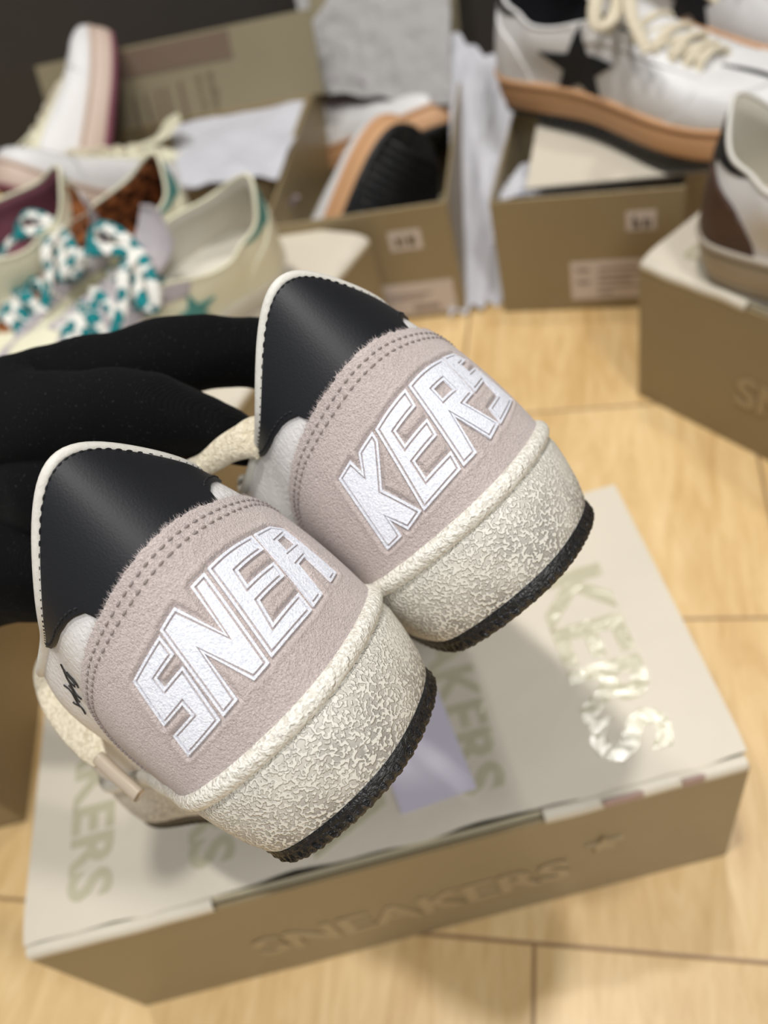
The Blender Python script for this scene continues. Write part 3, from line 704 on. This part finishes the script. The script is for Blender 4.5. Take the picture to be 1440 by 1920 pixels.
def closed_box(label, o, ex, L, D, H, lid_text=True, side_text=True, notch=(.0, .0), seed=0, group=None):
    root = empty('shoe_box', label, 'shoe box', frame(o, ex), group); m = MB(); t = .002
    # tray: floor and four slightly bowed walls
    def wall(P0, P1, nrm, h, bow=.0015):
        n = 14; k = 8; P0, P1 = np.array(P0, float), np.array(P1, float); G_ = np.zeros((n, k, 3))
        for i in range(n):
            for j_ in range(k):
                a_, b_ = i/(n-1), j_/(k-1); p = P0+(P1-P0)*a_; G_[i, j_] = [p[0]+nrm[0]*bow*math.sin(math.pi*a_)*math.sin(math.pi*b_), p[1]+nrm[1]*bow*math.sin(math.pi*a_)*math.sin(math.pi*b_), h*b_]
        m.grid(G_); m.grid(G_-np.array([nrm[0], nrm[1], 0])*t, flip=True)
        m.grid(np.stack([G_[:, -1], G_[:, -1]-np.array([nrm[0], nrm[1], 0])*t], 1))
    Hs = H-.006
    wall((0, 0), (L, 0), (0, -1), Hs); wall((L, 0), (L, D), (1, 0), Hs); wall((L, D), (0, D), (0, 1), Hs); wall((0, D), (0, 0), (-1, 0), Hs)
    m.box((0, 0, .0005), (L, 0, 0), (0, D, 0), (0, 0, t)); m.build('tray', MT['box_side'], root)
    # rolled front fold, in two pieces with a slot between them
    n0, n1 = notch
    def roll(x0, x1):
        mm = MB(); xs = np.linspace(x0, x1, 24); G_ = []
        for x in xs:
            wob = .0005*math.sin(x*90+seed)+.0003*math.sin(x*210)
            G_.append([(x, -.0006+.0032-.0034*math.cos(q_)+wob*0, H-.0055+.0034*math.sin(q_)*1.25+wob) for q_ in np.linspace(-1.2, 2.2, 9)])
        mm.grid(np.array(G_)); return bevel(mm.build('rolled_fold', MT['box_fold'], root), .0002)
    if n1 > n0: roll(.001, n0); roll(n1, L-.001)
    else: roll(.001, L-.001)
    mm = MB(); mm.box((.002, .003, H-.012), (L-.004, 0, 0), (0, .0016, 0), (0, 0, .0085)); mm.build('inner_flap', MT['box_inner'], root, False)
    # lid panel
    mm = MB(); xs = np.linspace(-.001, L+.001, 40); ys = np.linspace(.0045, D+.001, 24); G_ = np.zeros((40, 24, 3)); 
    for i, x in enumerate(xs):
        for j_, y in enumerate(ys):
            e = y+(.0009*math.sin(x*60+seed)+.0006*math.sin(x*150+1))*(1 if j_ == 0 else 0)+(.0012*smooth(0, .008, x-n0)*smooth(0, .008, n1-x) if (j_ == 0 and n1 > n0) else 0)
            G_[i, j_] = (x, e, H+.0002*math.sin(math.pi*x/L)*math.sin(math.pi*y/D)-(.0022*max(0, 1-j_/1.5)))
    mm.grid(G_, flip=False); lo = G_-[0, 0, .0016]; mm.grid(lo, flip=True)
    rim = np.concatenate([G_[:, 0], G_[-1, 1:], G_[::-1, -1][1:], G_[0, ::-1][1:-1]]); mm.grid(np.stack([rim, rim-[0, 0, .0016]], 1), cu=True, flip=True)
    lid = mm.build('lid', MT['box_top'], root)
    if lid_text:
        cols = 5; 
        for c in range(cols):
            x = L*[.09, .27, .465, .655, .865][c]; word = ['SNEAKERS', 'SNEAKERS', 'SNEA', 'SNEAKERS', 'KERS'][c]
            if len(word) > 5: text_obj('printed_word', word, D*.180, MT['print'], lid, (x, D*.52, H+.0003), (0, 0, -math.pi/2), .00008)
            else:
                text_obj('printed_word', word, D*.29, MT['print'], lid, (x, D*.41, H+.0003), (0, 0, -math.pi/2), .00008)
                flat_star('printed_star', MT['print'], lid, (x, D*.90), D*.075, H+.0004, .3)
    if side_text:
        text_obj('side_word', 'SNEAKERS', .036, MT['print_side'], root, (L*.50, -.0018, H*.42), (math.pi/2, 0, 0), .0002)
        flat_star('side_star', MT['print_side'], root, (L*.80, H*.60), .010, .002, 0, True)
    return root
mainbox = closed_box('printed shoe box lying closed on the floor under the held pair', (-.2242, .149), (math.cos(-.0832), math.sin(-.0832)), .3387, .168, .1298, notch=(.091, .246))
m = MB(); m.box((.2725, -.0012, .1238), (.018, 0, 0), (0, .0012, 0), (0, 0, .0075)); bevel(m.build('mauve_patch', MT['box_patch'], mainbox, False), .0005)
m = MB(); m.box((.308, -.0012, .1238), (.010, 0, 0), (0, .0012, 0), (0, 0, .0075)); bevel(m.build('mauve_patch', MT['box_patch'], mainbox, False), .0005)
closed_box('printed shoe box at the right edge with the dark glitter heeled sneaker on top', (.2309, .469), (.42, -.907), .34, .168, .131, notch=(.085, .25), seed=2)
# flip so that the visible front is the left-facing long side
def open_box(label, o, ex, W, Dp, H, name='shoe_box', group=None, t=.003):
    root = empty(name, label, 'shoe box', frame(o, ex), group)
    for nm, b_ in (('front_wall', ((0, 0, 0), (W, 0, 0), (0, t, 0))), ('back_wall', ((0, Dp-t, 0), (W, 0, 0), (0, t, 0))), ('left_wall', ((0, t, 0), (t, 0, 0), (0, Dp-2*t, 0))), ('right_wall', ((W-t, t, 0), (t, 0, 0), (0, Dp-2*t, 0)))):
        m = MB(); m.box(*b_, (0, 0, H)); bevel(m.build(nm, MT['box_side'], root, False), .0012)
        m = MB()
    m = MB(); m.box((t, t, .0005), (W-2*t, 0, 0), (0, Dp-2*t, 0), (0, 0, t)); m.build('box_floor', MT['box_inner'], root, False)
    return root
def sticker(root, x, z, w_, h_, rows, label=True, big=None):
    m = MB(); m.box((x, -.0006, z), (w_, 0, 0), (0, .0006, 0), (0, 0, h_)); s = m.build('sticker', MT['sticker'], root, False)
    m = MB()
    for (fx, fz, fw, fh) in rows: m.box((x+fx*w_, -.0009, z+fz*h_), (fw*w_, 0, 0), (0, .0004, 0), (0, 0, fh*h_))
    if rows: m.build('print_lines', MT[big or 'faint_ink'], s, False)
    return s
rows_big = [(.08, .74, .16, .10), (.08, .42, .16, .10), (.34, .78, .50, .08), (.34, .60, .56, .07), (.34, .46, .42, .07), (.34, .30, .52, .06), (.34, .12, .18, .08)]
# right back box (star sneakers stand on it)
bx = open_box('open shoe box at the back right, under the black star sneakers', (.1725, .629), (.88, -.475), .158, .33, .1165)
sticker(bx, .064, .012, .070, .040, rows_big)
sticker(bx, .112, .080, .024, .018, [(.22, .15, .10, .65), (.34, .15, .12, .35), (.58, .15, .10, .5), (.72, .15, .10, .4)], big='grey_ink')
m = MB(); m.box((.030, .012, .1175), (.200, 0, .002), (0, .20, .018), (0, 0, .003)); bevel(m.build('folded_lid', MT['box_top'], bx, False), .001)
# middle box with the upturned gum sole sneakers
bx = open_box('open shoe box in the middle holding the gum soled sneakers', (-.017, .710), (.929, -.371), .170, .30, .120)
sticker(bx, .090, .006, .072, .036, [(.10, .62, .60, .06), (.10, .50, .50, .06), (.42, .12, .36, .18)])
sticker(bx, .112, .078, .030, .020, [(.18, .2, .14, .5), (.38, .2, .10, .55), (.58, .2, .22, .55)], big='olive_ink')
m = MB(); P0 = np.array([.004, .298, .118]); m.box(P0, (.162, 0, 0), (0, .085, .13), (0, .003, -.001)); bevel(m.build('raised_lid', MT['lid_inner'], bx, False), .001)
# box behind the left sneakers, lid standing open
bx = open_box('open shoe box at the back left with its lid standing up', (-.28, .91), (.929, -.371), .318, .17, .120)
LW = .335
# box whose lid corner sticks out beside the green heeled sneaker
bx2 = closed_box('small closed shoe box wedged under the two teal laced sneakers', (.068-.204, .655-.219), (.68, .73), .30, .16, .110, lid_text=False, side_text=False, seed=4)
m = MB(); lidm = MB(); O_ = np.array([0, .168, .118]); lidm.box(O_, (LW, 0, 0), (0, .034, .074), (0, .003, -.001)); ld = bevel(lidm.build('standing_lid', MT['lid_inner'], bx, False), .001)
ev = np.array([0, .034, .074])/np.linalg.norm([0, .034, .074])
def on_lid(x, k, w_, h_, mat, name, par):
    mm = MB(); o = O_+np.array([x, -.0006, 0])+ev*k; mm.box(o, (w_, 0, 0), ev*h_, (0, -.0006, 0)); return mm.build(name, mat, par, False)
on_lid(.090, .052, .150, .027, MT['lid_mauve'], 'mauve_panel', ld)
for i, (x, k, w_, h_) in enumerate([(.205, .004, .010, .042), (.192, .003, .006, .042), (.170, .003, .006, .036), (.150, .002, .006, .034), (.140, .002, .005, .034), (.125, .002, .005, .03), (.110, .002, .004, .03)]):
    for r_ in range(5): on_lid(x+.0005*(r_ % 2), k+h_*r_/5, w_*(.6+.4*((r_*7+i) % 3)/2), h_/5*.62, MT['olive_ink'], 'print_line', ld) if i < 2 else None
    if i >= 2: on_lid(x, k, w_*.7, h_, MT['lid_mauve'], 'print_line', ld)
# box at the left edge beside the main one
closed_box('plain shoe box at the left edge beside the printed box', (-.600, .318), (.995, -.10), .300, .165, .128, lid_text=False, side_text=False, seed=6)

# ------------------------------------------------------------------ tissue paper
def tissue(label, quad, n=46, amp=.006, mat='tissue', seed=0, fold=3.0, thick=.0006):
    A, B, C_, D_ = [np.array(q, float) for q in quad]; r = np.random.default_rng(seed); u = np.linspace(0, 1, n); P = np.zeros((n, n, 3))
    nrm = np.cross(B-A, D_-A); nrm /= np.linalg.norm(nrm); ph = r.uniform(0, 6, 12); fr = r.uniform(1, fold*2, (12, 2))*r.choice([-1, 1], (12, 2))
    for i, a_ in enumerate(u):
        for j_, b_ in enumerate(u):
            p = A*(1-a_)*(1-b_)+B*a_*(1-b_)+C_*a_*b_+D_*(1-a_)*b_
            h = sum(abs(((fr[k][0]*a_+fr[k][1]*b_+ph[k]) % 1)-.5)*2-.5 for k in range(12))/6
            e = .006*math.sin(a_*23+seed)*(b_ > .99 or b_ < .01)
            P[i, j_] = p+nrm*h*amp*2+(D_-A)*e*2
    m = MB(); m.grid(P); m.grid(P-nrm*thick, flip=True); o = m.build('tissue_paper', MT[mat], None, False); return tag(o, label, 'tissue paper')
tissue('grey tissue sheet hanging over the raised lid of the middle box', [cam_pt(600, 172, .93), cam_pt(846, 196, .84), cam_pt(842, -70, .85), cam_pt(535, -70, .93)], mat='tissue_grey', seed=3, amp=.002)
tissue('white tissue spilling down between the middle box and the back right box', [cam_pt(842, 590, .80), cam_pt(955, 560, .80), cam_pt(965, 130, .86), cam_pt(845, 60, .86)], seed=5, amp=.007, fold=1.2)
tissue('white tissue sheet rising out of the box with the standing lid', [cam_pt(340, 350, .80), cam_pt(520, 330, .80), cam_pt(592, 176, .93), cam_pt(318, 238, .95)], seed=8, amp=.003, fold=1.5)
tissue('white tissue inside the box under the black star sneaker', [cam_pt(930, 372, .735), cam_pt(1290, 345, .715), cam_pt(1270, 320, .74), cam_pt(975, 310, .77)], seed=9, amp=.004)
tissue('crumpled tissue behind the upturned gum soled sneakers', [cam_pt(740, 250, .96), cam_pt(860, 240, .93), cam_pt(850, 110, .93), cam_pt(760, 110, .96)], seed=12, amp=.010, fold=2.0)
# white paper slip on the printed lid
m = MB(); z0 = .1313; q = [(-.0391, .1504), (-.0028, .1503), (-.005, .205), (-.043, .205)]
m.add([(x, y, z0) for x, y in q]+[(x, y, z0+.0004) for x, y in q], [(0, 3, 2, 1), (4, 5, 6, 7), (0, 1, 5, 4), (1, 2, 6, 5), (2, 3, 7, 6), (3, 0, 4, 7)])
tag(m.build('paper_slip', MT['paper'], None, False), 'pale lilac paper slip lying on the printed box lid below the held pair', 'paper')

# ------------------------------------------------------------------ background sneakers
def orient(origin, fwd, up, s=.93):
    F_ = np.array(fwd, float); F_ /= np.linalg.norm(F_); U = np.array(up, float); U -= F_*(U@F_); U /= np.linalg.norm(U); X = np.cross(F_, U); m = Matrix.Identity(4)
    for i in range(3): m[i][0] = X[i]*s; m[i][1] = F_[i]*s; m[i][2] = U[i]*s; m[i][3] = origin[i]
    return m
def cdir(x, y, z): v = np.array([x, y, z], float)@RC; return v/np.linalg.norm(v)     # direction given as right, down, away
def pinned(pt, loc, fwd, up, s=.93):
    """sneaker matrix that brings its own point loc to the world point pt"""
    m = orient((0, 0, 0), fwd, up, s); q = m.to_3x3() @ Vector(loc)
    for i in range(3): m[i][3] = float(pt[i])-q[i]
    return m
UP = (0, 0, 1); PEAK = (0, .009, .1164); TIP = (0, .29, .03)
star = dict(upper='bright_leather', heel='white_leather', collar='black_leather', mid='gum', rim='gum', star='black_leather', lining='dark_lining', tongue='bright_leather', toe='bright_leather', eyestay='bright_leather', pipe='bright_leather', lace_w=.012, lspan=(.165, .29))
build_shoe('white sneaker with a big black star and gum sole standing on the back right box', orient((.244, .762, .1375), (.47, -.88, 0), UP, .97), G1, star, 'black star sneakers')
build_shoe('white star sneaker behind the big black star one, only its toe and laces showing', orient((.372, .815, .1375), (.47, -.88, 0), UP, .97), G2, star, 'black star sneakers')
build_shoe('white sneaker with black tab and brown glitter heel on the right edge box', orient((.274, .458, .1325), (.42, -.905, 0), UP), G1,
           dict(upper='bright_leather', heel='brown_glitter', collar='black_leather', mid='grey_rubber', rim='grey_rubber', out='grey_rubber', toe='bright_leather'))
build_shoe('white and black sneaker cut off by the top right corner', orient((.52, .90, .137), (.47, -.88, 0), UP), G2, star)
gum = dict(upper='bright_leather', heel='bright_leather', collar='grey_suede', mid='gum', rim='gum', toe=None, eyestay='lavender_suede', tongue='lavender_suede', lace='cotton_g', pipe='bright_leather', lspan=(.15, .27))
build_shoe('gum soled sneaker in the middle box showing its black outsole, toe up', pinned(cam_pt(808, 254, .755), (0, .29, .0), cdir(.46, -.78, -.36), cdir(-.46, -.62, .58), 1.06), G1, gum, 'gum soled pair in the middle box')
build_shoe('second gum soled sneaker behind the one showing its black outsole', pinned(cam_pt(866, 200, .86), TIP, cdir(.66, .06, -.72), cdir(-.12, -.92, -.22)), G2, gum, 'gum soled pair in the middle box')
teal = dict(upper='cream_leather', heel='cream_leather', collar='teal_glitter', mid='cream_rubber', rim='cream_rubber', eyestay='grey_suede', tongue='grey_suede', toe='grey_suede', lace='teal_leopard', star='teal_glitter', star_size=.024, pipe='cream_leather', lining='lining', lace_w=.013)
build_shoe('cream sneaker with teal leopard laces just left of the held pair, wide open collar', pinned(cam_pt(478, 326, .63), PEAK, cdir(-.80, .58, -.25), (.12, -.30, 1), .90), G1, teal, 'teal laced cream sneakers')
build_shoe('cream sneaker with teal leopard laces, further left with a dark leopard lining', pinned(cam_pt(300, 283, .69), PEAK, cdir(-.72, .66, -.30), (.0, -.2, 1), .90), G2, dict(teal, tongue='brown_leopard', lining='brown_leopard'), 'teal laced cream sneakers')
pink = dict(upper='white_leather', heel='grey_suede', collar=None, mid='tan_rubber', rim='tan_rubber', out='purple_lining', tongue='cream_leather', eyestay='cream_leather', lining='purple_lining', toe='bright_leather', lace='cotton', pipe='cream_leather', lace_w=.014, rows=7, bow=False)
build_shoe('cream laced sneaker standing toe up at the back left', pinned(cam_pt(183, 68, .93), TIP, cdir(.08, -.98, .10), cdir(-.95, .1, -.30)), G1, pink, 'cream laced sneakers')
build_shoe('cream laced sneaker lying with its white toe at the left edge', pinned(cam_pt(-10, 318, .80), TIP, cdir(-.78, .02, -.62), cdir(-.1, -.9, -.35)), G2, pink, 'cream laced sneakers')
build_shoe('cream sneaker with purple lining and navy line cut off by the left edge', pinned(cam_pt(122, 312, .655), PEAK, cdir(-.88, .42, -.15), (.05, -.25, 1)), G1, dict(pink, upper='cream_leather', stripe='dark_lining', mid='cream_rubber', rim='cream_rubber'))
# clear tag cord
m = MB(); sweep(m, catmull(np.array([cam_pt(170, 395, .60), cam_pt(120, 430, .58), (cam_pt(85, 500, .56)), cam_pt(95, 545, .55), cam_pt(165, 580, .55)]), 12), .0012, .0012, RC[2], 6)
tag(m.build('tag_cord', MT['clear_plastic']), 'clear plastic tag cord looped over the teal laced sneaker', 'cord')
